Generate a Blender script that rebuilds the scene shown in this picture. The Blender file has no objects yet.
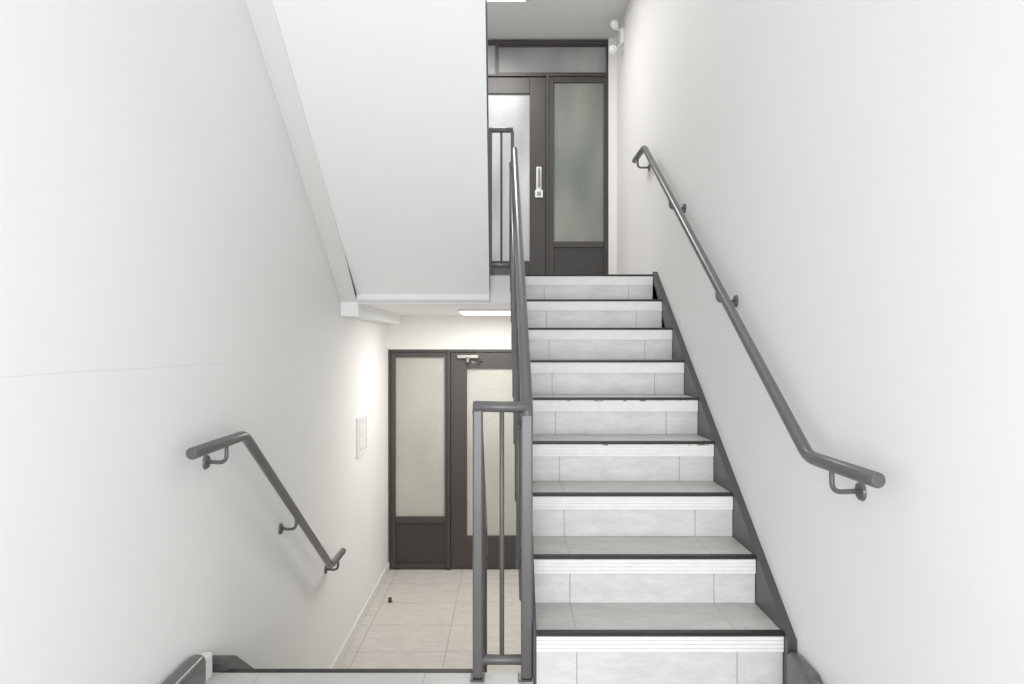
import bpy, bmesh, math
from mathutils import Vector, Matrix

C = 2.08
F = 683.0
XL, XR, YB = -1.107, 1.0, 6.3
sc = bpy.context.scene
col = sc.collection
sc.view_settings.view_transform = 'Standard'
sc.view_settings.look = 'None'
sc.view_settings.gamma = 1.10
sc.view_settings.exposure = 0.38

# ---------------------------------------------------------------- materials
def newmat(name):
    m = bpy.data.materials.new(name); m.use_nodes = True
    nt = m.node_tree
    b = nt.nodes['Principled BSDF']
    return m, nt, b

def N(nt, t, **kw):
    n = nt.nodes.new(t)
    for k, v in kw.items(): setattr(n, k, v)
    return n

def plaster(name, rgb, bump=0.12, var=0.02, scale=90, crack=False, rough=0.75):
    m, nt, b = newmat(name)
    geo = N(nt, 'ShaderNodeNewGeometry')
    n1 = N(nt, 'ShaderNodeTexNoise'); n1.inputs['Scale'].default_value = 1.3; n1.inputs['Detail'].default_value = 4
    nt.links.new(geo.outputs['Position'], n1.inputs['Vector'])
    mix = N(nt, 'ShaderNodeMix', data_type='RGBA')
    mix.inputs[6].default_value = (*rgb, 1)
    mix.inputs[7].default_value = (*[c*(1-var*2) for c in rgb], 1)
    nt.links.new(n1.outputs['Fac'], mix.inputs[0])
    last = mix.outputs[2]
    if crack:
        sep = N(nt, 'ShaderNodeSeparateXYZ'); nt.links.new(geo.outputs['Position'], sep.inputs[0])
        n3 = N(nt, 'ShaderNodeTexNoise'); n3.inputs['Scale'].default_value = 3
        nt.links.new(geo.outputs['Position'], n3.inputs['Vector'])
        mm = N(nt, 'ShaderNodeMath', operation='MULTIPLY_ADD'); mm.inputs[1].default_value = 0.012
        nt.links.new(n3.outputs['Fac'], mm.inputs[0]); nt.links.new(sep.outputs['Z'], mm.inputs[2])
        c = N(nt, 'ShaderNodeMath', operation='COMPARE'); c.inputs[1].default_value = C-0.064; c.inputs[2].default_value = 0.0011
        nt.links.new(mm.outputs[0], c.inputs[0])
        lt = N(nt, 'ShaderNodeMath', operation='LESS_THAN'); lt.inputs[1].default_value = 2.65
        nt.links.new(sep.outputs['Y'], lt.inputs[0])
        mu = N(nt, 'ShaderNodeMath', operation='MULTIPLY'); nt.links.new(c.outputs[0], mu.inputs[0]); nt.links.new(lt.outputs[0], mu.inputs[1])
        mu2 = N(nt, 'ShaderNodeMath', operation='MULTIPLY'); mu2.inputs[1].default_value = 0.2
        nt.links.new(mu.outputs[0], mu2.inputs[0])
        mx = N(nt, 'ShaderNodeMix', data_type='RGBA'); mx.inputs[7].default_value = (0.3, 0.29, 0.28, 1)
        nt.links.new(mu2.outputs[0], mx.inputs[0]); nt.links.new(last, mx.inputs[6]); last = mx.outputs[2]
    nt.links.new(last, b.inputs['Base Color'])
    b.inputs['Roughness'].default_value = rough
    n2 = N(nt, 'ShaderNodeTexNoise'); n2.inputs['Scale'].default_value = scale; n2.inputs['Detail'].default_value = 3
    nt.links.new(geo.outputs['Position'], n2.inputs['Vector'])
    bp = N(nt, 'ShaderNodeBump'); bp.inputs['Strength'].default_value = bump; bp.inputs['Distance'].default_value = 0.004
    nt.links.new(n2.outputs['Fac'], bp.inputs['Height']); nt.links.new(bp.outputs[0], b.inputs['Normal'])
    return m

def paint(name, rgb, rough=0.35, metal=0.0, bump=0.03, spec=0.5, chips=False):
    m, nt, b = newmat(name)
    tc = N(nt, 'ShaderNodeTexCoord')
    n = N(nt, 'ShaderNodeTexNoise'); n.inputs['Scale'].default_value = 25; n.inputs['Detail'].default_value = 4
    nt.links.new(tc.outputs['Object'], n.inputs['Vector'])
    mix = N(nt, 'ShaderNodeMix', data_type='RGBA')
    mix.inputs[6].default_value = (*[c*0.92 for c in rgb], 1); mix.inputs[7].default_value = (*[min(1, c*1.08) for c in rgb], 1)
    nt.links.new(n.outputs['Fac'], mix.inputs[0]); last = mix.outputs[2]
    if chips:
        geo = N(nt, 'ShaderNodeNewGeometry')
        sepo = N(nt, 'ShaderNodeSeparateXYZ'); nt.links.new(tc.outputs['Object'], sepo.inputs[0])
        sepw = N(nt, 'ShaderNodeSeparateXYZ'); nt.links.new(geo.outputs['Position'], sepw.inputs[0])
        n2 = N(nt, 'ShaderNodeTexNoise'); n2.inputs['Scale'].default_value = 16; n2.inputs['Detail'].default_value = 7; n2.inputs['Roughness'].default_value = .7
        nt.links.new(geo.outputs['Position'], n2.inputs['Vector'])
        def cmp(src, op, v):
            q = N(nt, 'ShaderNodeMath', operation=op); q.inputs[1].default_value = v; nt.links.new(src, q.inputs[0]); return q.outputs[0]
        def mul(a, c_):
            q = N(nt, 'ShaderNodeMath', operation='MULTIPLY'); nt.links.new(a, q.inputs[0]); nt.links.new(c_, q.inputs[1]); return q.outputs[0]
        k = mul(cmp(n2.outputs['Fac'], 'GREATER_THAN', .56), cmp(sepo.outputs['Z'], 'GREATER_THAN', .0225))
        k = mul(k, mul(cmp(sepw.outputs['Y'], 'GREATER_THAN', 3.1), cmp(sepw.outputs['Y'], 'LESS_THAN', 3.6)))
        k = mul(k, cmp(sepw.outputs['X'], 'GREATER_THAN', .3))
        mx = N(nt, 'ShaderNodeMix', data_type='RGBA'); mx.inputs[7].default_value = (.34, .25, .18, 1)
        nt.links.new(k, mx.inputs[0]); nt.links.new(last, mx.inputs[6]); last = mx.outputs[2]
    nt.links.new(last, b.inputs['Base Color'])
    b.inputs['Roughness'].default_value = rough; b.inputs['Metallic'].default_value = metal
    b.inputs['Specular IOR Level'].default_value = spec
    bp = N(nt, 'ShaderNodeBump'); bp.inputs['Strength'].default_value = bump; bp.inputs['Distance'].default_value = 0.002
    nt.links.new(n.outputs['Fac'], bp.inputs['Height']); nt.links.new(bp.outputs[0], b.inputs['Normal'])
    return m

def tile(name, rgb, jx=(0.242, 0.563), jy=None, joint=(0.36, 0.35, 0.33), var=0.10, jw=0.0018, rough=0.38):
    m, nt, b = newmat(name)
    geo = N(nt, 'ShaderNodeNewGeometry'); sep = N(nt, 'ShaderNodeSeparateXYZ')
    nt.links.new(geo.outputs['Position'], sep.inputs[0])
    mp = N(nt, 'ShaderNodeMapping'); mp.inputs['Scale'].default_value = (1.0, 3.0, 3.0)
    nt.links.new(geo.outputs['Position'], mp.inputs[0])
    n1 = N(nt, 'ShaderNodeTexNoise'); n1.inputs['Scale'].default_value = 7; n1.inputs['Detail'].default_value = 9; n1.inputs['Roughness'].default_value = .75
    nt.links.new(mp.outputs[0], n1.inputs['Vector'])
    rp = N(nt, 'ShaderNodeValToRGB')
    rp.color_ramp.elements[0].position = .32; rp.color_ramp.elements[1].position = .64
    rp.color_ramp.elements[0].color = (*[c*(1-2*var) for c in rgb], 1); rp.color_ramp.elements[1].color = (*rgb, 1)
    nt.links.new(n1.outputs['Fac'], rp.inputs[0])
    def line(src, off, per):
        a = N(nt, 'ShaderNodeMath', operation='SUBTRACT'); a.inputs[1].default_value = off
        nt.links.new(src, a.inputs[0]); o = a.outputs[0]
        p = N(nt, 'ShaderNodeMath', operation='PINGPONG'); p.inputs[1].default_value = per/2
        nt.links.new(o, p.inputs[0])
        l = N(nt, 'ShaderNodeMath', operation='LESS_THAN'); l.inputs[1].default_value = jw
        nt.links.new(p.outputs[0], l.inputs[0]); return l.outputs[0]
    mask = line(sep.outputs['X'], jx[0], jx[1])
    if jy:
        l2 = line(sep.outputs['Y'], jy[0], jy[1])
        mxm = N(nt, 'ShaderNodeMath', operation='MAXIMUM'); nt.links.new(mask, mxm.inputs[0]); nt.links.new(l2, mxm.inputs[1]); mask = mxm.outputs[0]
    mix = N(nt, 'ShaderNodeMix', data_type='RGBA'); mix.inputs[7].default_value = (*joint, 1)
    nt.links.new(mask, mix.inputs[0]); nt.links.new(rp.outputs[0], mix.inputs[6])
    nt.links.new(mix.outputs[2], b.inputs['Base Color'])
    b.inputs['Roughness'].default_value = rough
    bp = N(nt, 'ShaderNodeBump'); bp.inputs['Strength'].default_value = .3; bp.inputs['Distance'].default_value = 0.002; bp.invert = True
    nt.links.new(mask, bp.inputs['Height']); nt.links.new(bp.outputs[0], b.inputs['Normal'])
    return m

def frosted(name, rgb, rough=0.22, bump=0.3, scale=60, lo=.9, hi=1.1, nscale=1.6, rgb2=None, stretch=(2.2, 1, .8), grain=.93):
    m, nt, b = newmat(name)
    tc = N(nt, 'ShaderNodeTexCoord')
    v = N(nt, 'ShaderNodeTexVoronoi'); v.inputs['Scale'].default_value = scale
    nt.links.new(tc.outputs['Object'], v.inputs['Vector'])
    mp = N(nt, 'ShaderNodeMapping'); mp.inputs['Scale'].default_value = stretch; mp.inputs['Location'].default_value = (.3, 0, .2)
    nt.links.new(tc.outputs['Object'], mp.inputs[0])
    n = N(nt, 'ShaderNodeTexNoise'); n.inputs['Scale'].default_value = nscale; n.inputs['Detail'].default_value = 1
    nt.links.new(mp.outputs[0], n.inputs['Vector'])
    rp = N(nt, 'ShaderNodeMapRange'); rp.inputs['From Min'].default_value = .33; rp.inputs['From Max'].default_value = .67
    nt.links.new(n.outputs['Fac'], rp.inputs['Value'])
    mix = N(nt, 'ShaderNodeMix', data_type='RGBA')
    rgb2 = rgb2 or rgb
    mix.inputs[6].default_value = (*[c*lo for c in rgb], 1); mix.inputs[7].default_value = (*[min(1, c*hi) for c in rgb2], 1)  # soft reflections and gradients painted into the pane colour as broad two-tone noise
    nt.links.new(rp.outputs[0], mix.inputs[0])
    g = N(nt, 'ShaderNodeMapRange'); g.inputs['From Max'].default_value = .8; g.inputs['To Min'].default_value = grain; g.inputs['To Max'].default_value = 1.04
    nt.links.new(v.outputs['Distance'], g.inputs['Value'])
    mg = N(nt, 'ShaderNodeMix', data_type='RGBA', blend_type='MULTIPLY'); mg.inputs[0].default_value = 1
    nt.links.new(mix.outputs[2], mg.inputs[6]); nt.links.new(g.outputs[0], mg.inputs[7])
    nt.links.new(mg.outputs[2], b.inputs['Base Color'])
    b.inputs['Roughness'].default_value = rough
    bp = N(nt, 'ShaderNodeBump'); bp.inputs['Strength'].default_value = bump; bp.inputs['Distance'].default_value = 0.003
    nt.links.new(v.outputs['Distance'], bp.inputs['Height']); nt.links.new(bp.outputs[0], b.inputs['Normal'])
    return m

def emit(name, rgb, s):
    m, nt, b = newmat(name)
    b.inputs['Base Color'].default_value = (*rgb, 1)
    b.inputs['Emission Color'].default_value = (*rgb, 1); b.inputs['Emission Strength'].default_value = s
    return m

M_wallL = plaster('wall_paint_left', (0.885, 0.882, 0.872), crack=True)
M_wallR = plaster('wall_paint_right', (0.855, 0.843, 0.832))
M_wallB = plaster('wall_paint_back', (0.84, 0.82, 0.78))
M_white = plaster('soffit_paint', (0.95, 0.96, 0.965), bump=.04, var=.003)
M_cream = plaster('string_paint', (0.84, 0.83, 0.82), bump=.04, var=.01)
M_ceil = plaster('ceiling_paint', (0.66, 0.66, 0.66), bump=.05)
M_tread = tile('tread_tile', (0.57, 0.55, 0.52), var=.12)
M_riser = tile('riser_tile', (0.78, 0.78, 0.775), var=.11)
M_floor = tile('floor_tile', (0.66, 0.63, 0.58), jx=(-0.42, .6), jy=(4.63, .44), jw=.0034, joint=(.38, .35, .31), var=.12)
M_land = tile('landing_tile', (0.62, 0.605, 0.58), jx=(-0.30, .6), jy=(2.2, .44), var=.08)
M_black = paint('black_edge', (0.006, 0.006, 0.007), rough=.5)
M_nose = paint('white_nosing', (0.91, 0.92, 0.91), rough=.5, chips=True)
M_rail = paint('rail_grey_paint', (0.088, 0.086, 0.087), rough=.30, spec=.65)
M_string = paint('string_dark_grey', (0.055, 0.055, 0.058), rough=.38)
M_frame = paint('bronze_frame', (0.043, 0.037, 0.034), rough=.4)
M_panel = paint('bronze_panel', (0.032, 0.028, 0.026), rough=.4)
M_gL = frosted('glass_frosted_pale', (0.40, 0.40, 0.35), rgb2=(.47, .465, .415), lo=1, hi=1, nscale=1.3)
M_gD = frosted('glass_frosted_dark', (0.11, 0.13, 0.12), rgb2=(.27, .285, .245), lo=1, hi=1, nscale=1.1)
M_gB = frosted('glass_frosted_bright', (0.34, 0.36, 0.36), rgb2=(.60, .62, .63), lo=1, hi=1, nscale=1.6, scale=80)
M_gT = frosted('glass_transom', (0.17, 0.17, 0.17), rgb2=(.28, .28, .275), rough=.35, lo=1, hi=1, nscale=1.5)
M_steel = paint('brushed_steel', (0.36, 0.34, 0.31), rough=.35, metal=1)
M_plast = paint('white_plastic', (0.85, 0.85, 0.85), rough=.4)
M_base = paint('baseboard_paint', (0.78, 0.765, 0.745), rough=.45)
M_lamp = emit('lamp_diffuser', (1, .99, .97), 1.5)
M_brass = paint('dark_brass', (0.12, 0.09, 0.05), rough=.4, metal=.6)

# ---------------------------------------------------------------- helpers
POS = {}
def finish(name, bm, mat, parent=None, smooth=False, **props):
    me = bpy.data.meshes.new(name)
    bmesh.ops.recalc_face_normals(bm, faces=bm.faces)
    bm.verts.ensure_lookup_table()
    mn = Vector([min(v.co[i] for v in bm.verts) for i in range(3)])
    mxx = Vector([max(v.co[i] for v in bm.verts) for i in range(3)])
    c = (mn+mxx)/2
    if parent is None: c.z = mn.z
    bmesh.ops.translate(bm, verts=bm.verts, vec=-c)
    bm.to_mesh(me); bm.free()
    if smooth:
        for p in me.polygons: p.use_smooth = True
    me.materials.append(mat)
    o = bpy.data.objects.new(name, me); col.objects.link(o)
    POS[o] = c
    if parent is not None:
        o.parent = parent; o.location = c-POS[parent]
    else: o.location = c
    for k, v in props.items(): o[k] = v
    return o

def empty(name, loc, parent=None, **props):
    o = bpy.data.objects.new(name, None); col.objects.link(o); o.empty_display_size = .1
    loc = Vector(loc); POS[o] = loc
    if parent is not None: o.parent = parent; o.location = loc-POS[parent]
    else: o.location = loc
    for k, v in props.items(): o[k] = v
    return o

def addbox(bm, x0, x1, y0, y1, z0, z1, bev=0.0, seg=2):
    t = bmesh.new(); bmesh.ops.create_cube(t, size=1)
    bmesh.ops.scale(t, vec=(abs(x1-x0), abs(y1-y0), abs(z1-z0)), verts=t.verts)
    if bev: bmesh.ops.bevel(t, geom=t.edges[:], offset=bev, segments=seg, affect='EDGES', profile=.5)
    bmesh.ops.translate(t, verts=t.verts, vec=((x0+x1)/2, (y0+y1)/2, (z0+z1)/2))
    me = bpy.data.meshes.new('t'); t.to_mesh(me); t.free(); bm.from_mesh(me); bpy.data.meshes.remove(me)

def R(z): return C+z     # eye-relative height -> world

def boxobj(name, boxes, mat, parent=None, bev=0.0, **props):
    bm = bmesh.new()
    for b in boxes: addbox(bm, *b, bev=bev)
    return finish(name, bm, mat, parent, **props)

def extrude_x(name, prof, x0, x1, mat, parent=None, xf=None, **props):
    """x0/x1 constants, or functions of y given through xf=(f0,f1) for tapered sides"""
    bm = bmesh.new()
    f0 = (lambda y: x0) if xf is None or xf[0] is None else xf[0]
    f1 = (lambda y: x1) if xf is None or xf[1] is None else xf[1]
    a = [bm.verts.new((f0(y), y, z)) for y, z in prof]; b = [bm.verts.new((f1(y), y, z)) for y, z in prof]
    n = len(prof)
    bm.faces.new(a); bm.faces.new(b[::-1])
    for i in range(n): bm.faces.new((a[i], b[i], b[(i+1) % n], a[(i+1) % n]))
    return finish(name, bm, mat, parent, **props)

def fillet(pts, r, seg=6):
    pts = [Vector(p) for p in pts]; out = [pts[0]]
    for i in range(1, len(pts)-1):
        p, a, b = pts[i], pts[i-1], pts[i+1]
        da, db = (a-p), (b-p); rr = min(r, da.length*.45, db.length*.45)
        s, e = p+da.normalized()*rr, p+db.normalized()*rr
        for k in range(seg+1):
            t = k/seg; out.append(s*(1-t)**2+p*2*t*(1-t)+e*t*t)
    out.append(pts[-1]); return out

def addtube(bm, pts, rad, seg=16, flat=1.0):
    pts = [Vector(p) for p in pts]; n = len(pts); rings = []
    T0 = (pts[1]-pts[0]).normalized()
    up = Vector((1, 0, 0)) if abs(T0.x) < .8 else Vector((0, 0, 1))
    nrm = (up-T0*up.dot(T0)).normalized()
    for i, p in enumerate(pts):
        if i == 0: T = T0
        elif i == n-1: T = (pts[-1]-pts[-2]).normalized()
        else: T = ((pts[i+1]-p).normalized()+(p-pts[i-1]).normalized()).normalized()
        nrm = (nrm-T*nrm.dot(T)).normalized(); bn = T.cross(nrm)
        rings.append([bm.verts.new(p+nrm*math.cos(2*math.pi*k/seg)*rad+bn*math.sin(2*math.pi*k/seg)*rad*flat) for k in range(seg)])
    for i in range(n-1):
        for k in range(seg):
            f = bm.faces.new((rings[i][k], rings[i][(k+1) % seg], rings[i+1][(k+1) % seg], rings[i+1][k])); f.smooth = True
    for ring, c, T in ((rings[0], pts[0], -T0), (rings[-1], pts[-1], (pts[-1]-pts[-2]).normalized())):
        r2 = [bm.verts.new(c+(v.co-c)*.75+T*rad*.3) for v in ring]
        for k in range(seg): bm.faces.new((ring[k], ring[(k+1) % seg], r2[(k+1) % seg], r2[k])).smooth = True
        bm.faces.new(r2)

def tubeobj(name, pts, rad, mat, parent=None, r=0.05, seg=16, **props):
    bm = bmesh.new(); addtube(bm, fillet(pts, r) if len(pts) > 2 else pts, rad, seg)
    return finish(name, bm, mat, parent, **props)

# ---------------------------------------------------------------- room shell
zt = R(4.3)
boxobj('wall_left', [(XL-.15, XL, -1.0, YB+.25, -.15, zt)], M_wallL, kind='structure')
boxobj('wall_right', [(XR, XR+.15, -1.0, YB+.25, -.15, zt)], M_wallR, kind='structure')
boxobj('wall_back', [(XL, XR, YB+.1, YB+.25, -.15, zt),
                     (XL, XR, YB, YB+.1, R(-.04), R(.28)),
                     (.928, XR, YB, YB+.1, R(.468), R(2.83)),
                     (.928, XR, YB, YB+.1, 0, R(-.04))], M_wallB, kind='structure')
boxobj('floor', [(XL, XR, .5, YB+.1, -.15, 0)], M_floor, kind='structure')
ZH = R(-1.193)
boxobj('floor.001', [(XL, XR, -1.0, 2.4, ZH-.2, ZH), (XL, .06, 2.4, 2.488, ZH-.2, ZH)], M_land, kind='structure')
ZU = R(.468)
boxobj('floor.002', [(XL, XR, 4.575, YB+.1, R(.29), ZU)], M_land, kind='structure')
boxobj('ceiling', [(XL+.0, XR, 4.56, YB+.1, R(.275), R(.2899))], M_white, kind='structure')
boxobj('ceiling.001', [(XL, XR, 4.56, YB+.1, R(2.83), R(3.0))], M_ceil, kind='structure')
boxobj('trim_1', [(XL, -.995, 4.53, YB, R(.192), R(.36))], M_white, kind='structure')
boxobj('trim_3', [(-.117, .087, 4.53, 4.574, R(.2755), ZU-.012)], M_white, kind='structure')
boxobj('baseboard_left', [(XL, XL+.014, 3.62, YB-.0, 0, .075)], M_base, kind='structure', bev=.004)

# rounded dark skirting ends on the half landing
bm = bmesh.new()
addbox(bm, XL, XL+.064, -1, 2.38, ZH, ZH+.125, bev=.028, seg=6)
addbox(bm, XL, XL+.078, -1, 2.30, ZH, ZH+.06, bev=.018, seg=5)
for f in bm.faces: f.smooth = True
finish('baseboard_landing_left', bm, M_rail, kind='structure')
bm = bmesh.new()
addbox(bm, XR-.048, XR, 2.17, 2.345, ZH, ZH+.145, bev=.02, seg=6)
addbox(bm, XR-.066, XR, -1, 2.22, ZH+.03, ZH+.135, bev=.03, seg=6)
addbox(bm, XR-.05, XR, -1, 2.2, ZH, ZH+.05, bev=.01, seg=3)
for f in bm.faces: f.smooth = True
finish('baseboard_landing_right', bm, M_rail, kind='structure')
boxobj('trim_2', [(XL, XL+.045, 2.402, 2.46, ZH, ZH+.09)], M_base, kind='structure', bev=.008)

# ---------------------------------------------------------------- stair flights
def flight(name, label, x0, x1, D1, z1, r, h, n, d, soffit, zbase, last_tread=True, xf=None):
    root = empty(name, ((x0+x1)/2, D1, zbase), label=label, category='staircase')
    e = .014
    prof = [(D1+d*e, zbase), (D1+d*e, z1-e)]
    for i in range(n-1):
        D = D1+d*(i+1)*r+d*e
        prof += [(D, z1+i*h-e), (D, z1+(i+1)*h-e)]
    prof += soffit
    extrude_x('body', prof, x0, x1, M_white, root, xf=xf)
    for i in range(n):
        D = D1+d*i*r; zt_ = z1+i*h
        rb = zt_-h if i else zbase
        ys = sorted((D, D+d*(e-.001)))
        boxobj('riser', [(x0, x1, ys[0], ys[1], rb+.0005, zt_-e)], M_riser, root)
        if i < n-1 or last_tread:
            ys = sorted((D, D+d*(r+e)))
            boxobj('tread', [(x0, x1, ys[0], ys[1], zt_-e+.0005, zt_-.0005)], M_tread, root)
        bm = bmesh.new()
        for k in range(4):
            zc = zt_-.0185-k*.014
            ys = sorted((D-d*.0095, D-d*.0003)); addbox(bm, x0, x1, ys[0], ys[1], zc-.0056, zc+.0056)
        ys = sorted((D-d*.0052, D-d*.0003)); addbox(bm, x0, x1, ys[0], ys[1], zt_-.068, zt_-.0105)
        finish('nosing_strip', bm, M_nose, root)
        boxobj('nosing_edge', [(x0, x1, *sorted((D-d*.012, D+d*.014)), zt_-.0003, zt_+.0025), (x0, x1, *sorted((D-d*.012, D-d*.0003)), zt_-.010, zt_-.0003)], M_black, root)
    return root

D1, r, h = 2.4, .27, .1846
z1 = R(-1.0085)
up = flight('staircase', 'light stone tiled staircase with white ribbed nosings and black edges', .10, .965, D1, z1, r, h, 9, 1,
       [(4.573, z1+8*h-.014), (4.573, R(.25)), (4.45, R(.25)), (2.62, ZH-.2), (D1+.014, ZH-.18)], ZH, True)
sl = h/r
def string(x0, x1, ya, za, yb, zb, upo, dn, parent, name='string', mat=M_string, plumb=None):
    prof = [(ya, za+upo), (yb, zb+upo), (yb, zb-dn), (ya+.25, plumb), (ya, plumb)]
    return extrude_x(name, prof, x0, x1, mat, parent)
string(.967, XR-.001, 2.36, z1-.04*sl, 4.57, z1+2.17*sl, .016, .22, up, plumb=ZH, name='wall_string')
string(.088, .10, 2.395, z1, 4.57, z1+2.175*sl, .0, .24, up, plumb=ZH, name='outer_string')

hl = (ZH)/5
lo = flight('staircase', 'short tiled staircase dropping to the entrance hall', -1.047, -.10, 3.58, hl, .27, hl, 5, -1,
       [(2.50, 4.9*hl-.02), (2.50, 0.001)], 0.001, False)
extrude_x('wall_string', [(2.492, ZH+.0), (2.492, ZH+.030), (2.505, ZH+.042), (2.53, ZH+.044), (2.56, ZH+.030), (3.66, .10), (3.66, .001), (2.492, .001)], XL+.001, -1.02, M_string, lo)

fe = lambda y: -.123+.036*(4.57-y)/2.23
uf = flight('staircase', 'white painted overhead staircase with smooth sloping underside', -.995, -.125, 4.5, ZU+h, .27, h, 9, -1,
       [(2.325, R(.275+.70*2.235)), (4.572, R(.276))], ZU-.17, False, xf=(None, fe))
extrude_x('wall_string', [(4.53, R(.285)), (2.30, R(.285+.70*2.23)), (2.30, R(.62+.70*2.23)), (4.53, R(.70))], XL+.001, -.995, M_cream, uf)
extrude_x('outer_string', [(4.57, ZU+.001), (4.45, R(.276+.70*.12)), (2.34, R(.276+.70*2.23)), (2.34, R(.60+.70*2.23)), (4.57, R(.56))], 0, 0, M_string, uf,
          xf=(fe, lambda y: fe(y)+.005))

# ---------------------------------------------------------------- balustrades
XG0, XG1, YG = -.108, .068, 2.445
zg = R(-.213)
b1 = empty('balustrade', (XG1, YG, ZH), label='dark grey tubular steel balustrade guarding the stair well', category='balustrade')
ytop = 4.585; ztop = R(1.315); slr = (ztop-zg)/(ytop-YG)
XT = XG1-.028
tubeobj('handrail', [(XT, ytop+.0, ztop-.32), (XT, ytop+.0, ztop+.01), (XG1, YG, zg), (XG1, YG-.0, zg-.10)], .0215, M_rail, b1, r=.05)
tubeobj('side_rail', [(XT-.022, ytop-.02, ztop-.10), (XG1-.030, YG+.02, zg-.085)], .011, M_rail, b1, seg=12)
tubeobj('top_rail', [(XG0-.012, YG, zg-.006), (XG1, YG, zg-.010)], .020, M_rail, b1)
boxobj('post', [(XG1-.0215, XG1+.0195, YG-.0215, YG+.0215, ZH+.006, zg-.035)], M_rail, b1, bev=.005)
boxobj('post', [(XG0-.018, XG0+.018, YG-.018, YG+.018, ZH+.006, zg-.018)], M_rail, b1, bev=.006)
tubeobj('bottom_rail', [(XG0-.01, YG, ZH+.067), (XG1, YG, ZH+.067)], .018, M_rail, b1)
tubeobj('baluster', [(-.022, YG, ZH+.077), (-.022, YG, zg-.012)], .0085, M_rail, b1, seg=10)
for x in (XG0, XG1-.006):
    boxobj('base_plate', [(x-.026, x+.024, YG-.03, YG+.03, ZH+.0005, ZH+.006)], M_string, b1, bev=.002)
for i in range(8):
    y = D1+.135+i*r+.02
    zz = zg+(y-YG)*slr
    t = (y-YG)/(ytop-YG)
    for xo in (0, -.028):
        xx = XG1+xo-.025*t
        tubeobj('baluster', [(xx, y, zz-.70), (xx, y, zz-(.012 if xo == 0 else .09))], .0085, M_rail, b1, seg=10)
tubeobj('bottom_rail', [(XG1-.012, YG+.01, zg-.70), (XT-.012, ytop+.0, ztop-.72)], .016, M_rail, b1)

b2 = empty('balustrade', (XG0, 3.6, 0), label='dark grey steel balustrade following the short lower stairs', category='balustrade')
zl = zg; sl2 = hl/.27
XP = -.127
yend = 3.62; zend = zl-(yend-2.47)*sl2
tubeobj('handrail', [(XG0-.004, 2.468, zl-.03), (XG0-.004, 2.50, zl-.03), (XP, yend, zend), (XP, yend+.04, zend-.15)], .018, M_rail, b2, r=.05)
for i, y in enumerate((2.66, 2.91, 3.18, 3.45)):
    zz = zl-(y-2.47)*sl2; t = (y-2.47)/(yend-2.47); xx = XG0-.004+(XP-XG0+.004)*t
    tubeobj('baluster', [(xx, y, ZH-(i+1)*hl+.003), (xx, y, zz-.01)], .0085, M_rail, b2, seg=10)
boxobj('post', [(XP-.016, XP+.016, yend-.018, yend+.018, 0.001, zend-.01)], M_rail, b2, bev=.004)

b3 = empty('balustrade', (-.03, 4.63, ZU), label='dark grey steel guard rail on the upper landing', category='balustrade')
zq = ZU+.99
tubeobj('top_rail', [(-.125, 4.635, zq), (.03, 4.635, zq)], .018, M_rail, b3)
tubeobj('bottom_rail', [(-.125, 4.635, ZU+.07), (.03, 4.635, ZU+.07)], .014, M_rail, b3)
for x in (-.12, .03):
    boxobj('post', [(x-.012, x+.012, 4.621, 4.649, ZU+.001, zq-.01)], M_rail, b3, bev=.003)
for x in (-.045,): tubeobj('baluster', [(x, 4.635, ZU+.08), (x, 4.635, zq-.01)], .008, M_rail, b3, seg=10)
boxobj('toe_plate', [(-.10, .016, 4.63, 4.64, ZU+.001, ZU+.05)], M_rail, b3)

# ---------------------------------------------------------------- wall handrails
def handrail(label, pts, rad, wallx, brk, r=.045):
    root = empty('handrail', (wallx, pts[1][1], pts[1][2]-.05), label=label, category='handrail')
    tubeobj('rail', pts, rad, M_rail, root, r=r, seg=20)
    s = 1 if wallx > 0 else -1
    for (y, z) in brk:
        bx = abs(pts[1][0])*s
        br = empty('bracket', (wallx, y, z-.06), root)
        bm = bmesh.new()
        bmesh.ops.create_cone(bm, cap_ends=True, segments=24, radius1=.028, radius2=.024, depth=.008, matrix=Matrix.Translation((wallx-s*.0045, y, z-.075)) @ Matrix.Rotation(-s*math.pi/2, 4, 'Y'))
        for dz in (-.017, .017):
            bmesh.ops.create_uvsphere(bm, u_segments=8, v_segments=6, radius=.004, matrix=Matrix.Translation((wallx-s*.009, y, z-.075+dz)))
        finish('rose', bm, M_rail, br)
        tubeobj('arm', [(wallx-s*.006, y, z-.075), (bx, y, z-.078), (bx, y, z-rad*.6)], .0075, M_rail, br, r=.035, seg=10)
    return root
xr = .915
def zr(y): return R(-.34)+(y-2.08)*.667
handrail('long dark grey tubular handrail climbing the white wall',
   [(xr, 1.69, R(-.335)), (xr, 2.08, R(-.34)), (xr, 4.58, R(1.325)), (xr+.0, 4.93, R(1.33))], .020, XR,
   [(1.93, R(-.338)), (2.99, zr(2.99)), (3.86, zr(3.86)), (4.82, R(1.328))])
xl = -1.03
def zll(y): return R(-.36)-(y-2.67)*.705
handrail('short dark grey tubular handrail descending along the white wall',
   [(xl, 2.225, R(-.354)), (xl, 2.67, R(-.352)), (xl, 3.97, R(-1.285)), (xl, 4.26, R(-1.285))], .020, XL,
   [(2.50, R(-.353)), (3.32, zll(3.32)), (4.14, R(-1.285))])

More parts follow.
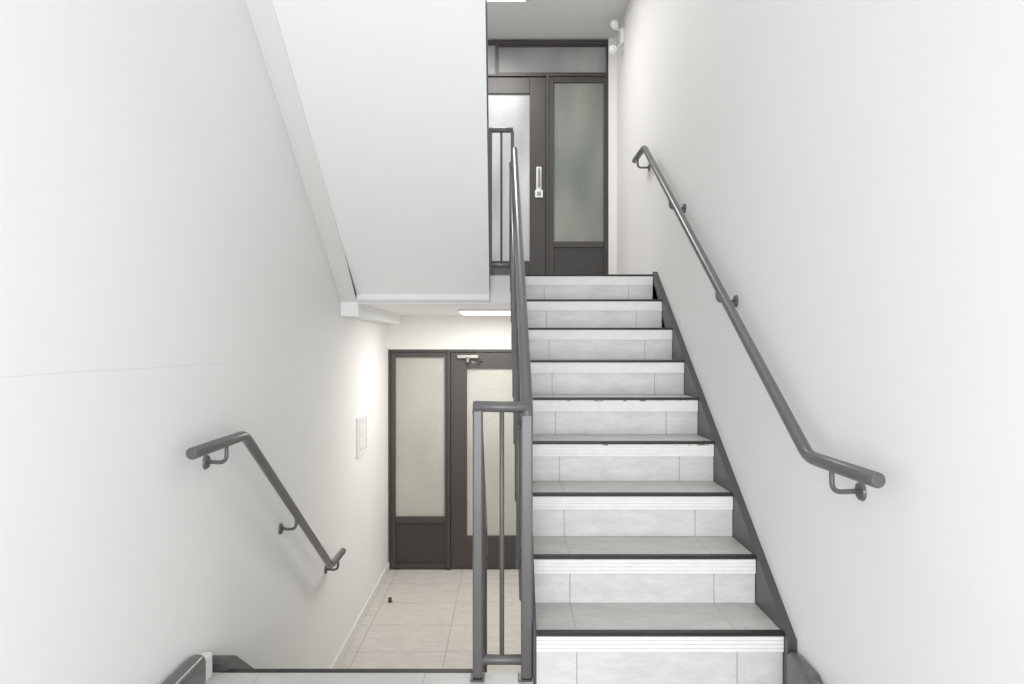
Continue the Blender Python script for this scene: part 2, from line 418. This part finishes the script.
# ---------------------------------------------------------------- door units
def doorunit(idx, zf, glassL, glassR, glassD, transom, closer, handle):
    y0, y1 = YB-.0+.005, YB+.095
    root = empty('door_%d' % idx, (-.085, YB, zf), kind='structure', label='dark bronze framed glazed door with frosted sidelights')
    H = 2.035 if not transom else 2.345
    X0, X1 = -1.105, .926
    a, b, c, d = -.562, -.532, .352, .378
    fr = [(X0, X0+.018, y0, y1, zf, zf+H), (X1-.018, X1, y0, y1, zf, zf+H), (a, b, y0, y1, zf, zf+2.015), (c, d, y0, y1, zf, zf+2.015),
          (X0+.018, X1-.018, y0, y1, zf+2.015, zf+2.035)]
    if transom:
        fr += [(X0+.018, X1-.018, y0, y1, zf+2.31, zf+H), (-.115, -.09, y0, y1, zf+2.035, zf+2.31)]
    boxobj('frame', fr, M_frame, root, bev=.002)
    for (s0, s1, g) in ((X0+.018, a, glassL), (d, X1-.018, glassR)):
        sd = empty('sidelight', ((s0+s1)/2, YB+.04, zf), root)
        w = .045
        boxobj('sash', [(s0, s0+w, y0+.012, y1-.01, zf+.01, zf+2.013), (s1-w*.5, s1, y0+.012, y1-.01, zf+.01, zf+2.013),
                 (s0+w, s1-w*.5, y0+.012, y1-.01, zf+1.965, zf+2.013), (s0+w, s1-w*.5, y0+.012, y1-.01, zf+.435, zf+.49),
                 (s0+w, s1-w*.5, y0+.012, y1-.01, zf+.01, zf+.05)], M_frame, sd, bev=.004)
        boxobj('glass_pane', [(s0+w, s1-w*.5, y0+.04, y0+.046, zf+.49, zf+1.965)], g, sd)
        boxobj('panel', [(s0+w, s1-w*.5, y0+.032, y0+.045, zf+.05, zf+.435)], M_panel, sd)
    lf = empty('door_leaf', ((b+c)/2, YB+.03, zf), root)
    s = .15
    g0, g1 = b+.002, c-.002
    yd0, yd1 = y0+.018, y1-.02
    boxobj('stiles', [(g0, g0+s, yd0, yd1, zf+.008, zf+2.01), (g1-s, g1, yd0, yd1, zf+.008, zf+2.01), (g0+s, g1-s, yd0, yd1, zf+1.86, zf+2.01), (g0+s, g1-s, yd0, yd1, zf+.008, zf+.31)], M_frame, lf, bev=.003)
    boxobj('glass_pane', [(g0+s, g1-s, yd0+.025, yd0+.031, zf+.31, zf+1.86)], glassD, lf)
    if transom:
        boxobj('transom_pane', [(X0+.018, -.115, y0+.03, y0+.04, zf+2.035, zf+2.31)], M_gT, root)
        boxobj('transom_pane', [(-.09, X1-.018, y0+.03, y0+.04, zf+2.035, zf+2.31)], M_gT, root)
        boxobj('transom_bead', [(-.085, X1-.022, y0+.01, y0+.029, zf+2.037, zf+2.052), (-.085, X1-.022, y0+.01, y0+.029, zf+2.293, zf+2.308)], M_panel, root)
    if handle:
        hh = empty('handle', (.286, YB, zf+1.0), lf)
        zc = zf+1.03
        boxobj('plate', [(.262, .310, yd0-.006, yd0-.0005, zc-.10, zc+.15)], M_plast, hh, bev=.0025)
        tubeobj('pull', [(.286, yd0-.006, zc+.125), (.286, yd0-.045, zc+.125), (.286, yd0-.045, zc-.03), (.286, yd0-.006, zc-.03)], .010, M_steel, hh, r=.02, seg=12)
        boxobj('lock', [(.250, .322, yd0-.016, yd0-.0065, zc-.135, zc-.065)], M_plast, hh, bev=.003)
        boxobj('keyhole_cover', [(.268, .304, yd0-.022, yd0-.0165, zc-.118, zc-.082)], M_steel, hh, bev=.003)
    if closer:
        cl = empty('door_closer', (-.40, YB, zf+1.95), lf)
        boxobj('closer_body', [(-.47, -.27, yd0-.045, yd0-.001, zf+1.955, zf+1.99)], M_steel, cl, bev=.006)
        bm = bmesh.new()
        bmesh.ops.create_cone(bm, cap_ends=True, segments=16, radius1=.022, radius2=.022, depth=.05, matrix=Matrix.Translation((-.37, yd0-.03, zf+1.945)))
        finish('closer_pivot', bm, M_steel, cl)
        tubeobj('closer_arm', [(-.37, yd0-.03, zf+1.922), (-.32, yd0-.13, zf+1.922), (-.24, yd0-.02, zf+1.93)], .007, M_steel, cl, r=.01, seg=8)
    return root
doorunit(1, 0.0005, M_gL, M_gL, M_gL, False, True, False)
doorunit(2, ZU+.0005, M_gD, M_gD, M_gB, True, False, True)

# ---------------------------------------------------------------- fittings
def lamp(x0, x1, y0, y1, ztop, label):
    root = empty('ceiling_lamp', ((x0+x1)/2, (y0+y1)/2, ztop-.03), label=label, category='lamp', group='ceiling lamps')
    boxobj('housing', [(x0, x1, y0, y1, ztop-.012, ztop-.001)], M_plast, root, bev=.004)
    boxobj('diffuser', [(x0+.012, x1-.012, y0+.012, y1-.012, ztop-.022, ztop-.0125)], M_lamp, root, bev=.004)
lamp(-.39, .15, 5.3, 5.80, R(.274), 'flat square white ceiling lamp glowing over the entrance hall')
lamp(-.39, .15, 5.02, 5.60, R(2.829), 'flat square white ceiling lamp glowing over the upper landing')

sp = empty('emergency_light', (XR, 5.9, R(2.7)), label='small white twin-head spotlight mounted high on the wall', category='spotlight')
boxobj('base', [(XR-.03, XR-.0005, 5.86, 5.97, R(2.60), R(2.73))], M_plast, sp, bev=.008)
for (y, z, dx, dz) in ((5.88, 2.72, -.075, .05), (5.93, 2.58, -.085, -.07)):
    hd = empty('lamp_head', (XR-.07, y, R(z)), sp)
    bm = bmesh.new()
    addtube(bm, [(XR-.028, y, R(z)-dz*.3), (XR-.028+dx*.5, y, R(z)+dz*.1)], .008, 8)
    finish('arm', bm, M_plast, hd)
    bm = bmesh.new()
    a = Vector((XR-.028+dx*.5, y, R(z)+dz*.1)); dr = Vector((-.35, -.6, dz*5)).normalized()
    t = [a+dr*k for k in (0, .012, .035, .065)]
    rad = [.014, .026, .032, .036]
    rings = []
    u = dr.cross(Vector((0, 0, 1))).normalized(); w = dr.cross(u)
    for p, q in zip(t, rad): rings.append([bm.verts.new(p+u*q*math.cos(k*math.pi/8)+w*q*math.sin(k*math.pi/8)) for k in range(16)])
    for i in range(3):
        for k in range(16): bm.faces.new((rings[i][k], rings[i][(k+1) % 16], rings[i+1][(k+1) % 16], rings[i+1][k])).smooth = True
    bm.faces.new(rings[0]); bm.faces.new(rings[-1])
    finish('spot_shade', bm, M_plast, hd)
    bm = bmesh.new()
    bmesh.ops.create_uvsphere(bm, u_segments=14, v_segments=8, radius=.026, matrix=Matrix.Translation(t[-1]))
    finish('spot_lens', bm, M_plast, hd, smooth=True)
tubeobj('cable', [(XR-.006, 5.92, R(2.735)), (XR-.006, 5.92, R(2.78)), (XR-.006, 5.2, R(2.80))], .004, M_plast, sp, r=.02, seg=6)

wp = empty('wall_panel', (XL, 5.14, R(-.68)), label='small white framed access panel on the white wall', category='panel')
boxobj('panel_frame', [(XL+.0005, XL+.014, 4.98, 5.31, R(-.825), R(-.80)), (XL+.0005, XL+.014, 4.98, 5.31, R(-.555), R(-.53)),
   (XL+.0005, XL+.014, 4.98, 5.005, R(-.80), R(-.555)), (XL+.0005, XL+.014, 5.285, 5.31, R(-.80), R(-.555))], M_plast, wp, bev=.002)
boxobj('panel_door', [(XL+.0005, XL+.009, 5.007, 5.283, R(-.798), R(-.557))], M_base, wp, bev=.001)
boxobj('panel_inset', [(XL+.0095, XL+.012, 5.06, 5.23, R(-.765), R(-.70)), (XL+.0095, XL+.012, 5.06, 5.23, R(-.66), R(-.595))], M_plast, wp, bev=.001)

ds = empty('door_stop', (-.955, 5.53, 0), label='small dark brass door stop on the tiled floor', category='door stop')
bm = bmesh.new()
bmesh.ops.create_cone(bm, cap_ends=True, segments=20, radius1=.02, radius2=.018, depth=.008, matrix=Matrix.Translation((-.955, 5.53, .0045)))
finish('base', bm, M_brass, ds)
bm = bmesh.new()
bmesh.ops.create_cone(bm, cap_ends=True, segments=20, radius1=.012, radius2=.016, depth=.026, matrix=Matrix.Translation((-.955, 5.53, .0218)))
finish('buffer', bm, M_brass, ds)

# ---------------------------------------------------------------- light
w = bpy.data.worlds.new('World'); sc.world = w; w.use_nodes = True
w.node_tree.nodes['Background'].inputs[0].default_value = (0.955, 0.98, 1.0, 1)
w.node_tree.nodes['Background'].inputs[1].default_value = 0.97
def area(name, loc, rot, sx, sy, p, colr=(1, .98, .95)):
    l = bpy.data.lights.new(name, 'AREA'); l.shape = 'RECTANGLE'; l.size = sx; l.size_y = sy; l.energy = p; l.color = colr
    o = bpy.data.objects.new(name, l); o.location = loc; o.rotation_euler = rot; col.objects.link(o); return o
area('hall_light', (-.12, 5.45, R(.245)), (0, 0, 0), .5, .5, 19, (1, .965, .92))
area('landing_light', (-.12, 5.3, R(2.80)), (0, 0, 0), .5, .5, 19, (1, .975, .94))
area('fill_light', (0, -.95, R(-.35)), (math.radians(108), 0, 0), 1.9, 1.6, 42, (.97, .985, 1))  # added fill behind the camera, tilted up to brighten the soffit

cam = bpy.data.cameras.new('Camera'); cam.sensor_width = 36; cam.lens = 36*F/1024
cam.shift_x = 4/1024; cam.shift_y = 3/1024; cam.clip_start = .05
co = bpy.data.objects.new('Camera', cam); co.location = (0, 0, C); co.rotation_euler = (math.radians(90), 0, 0)
col.objects.link(co); sc.camera = co
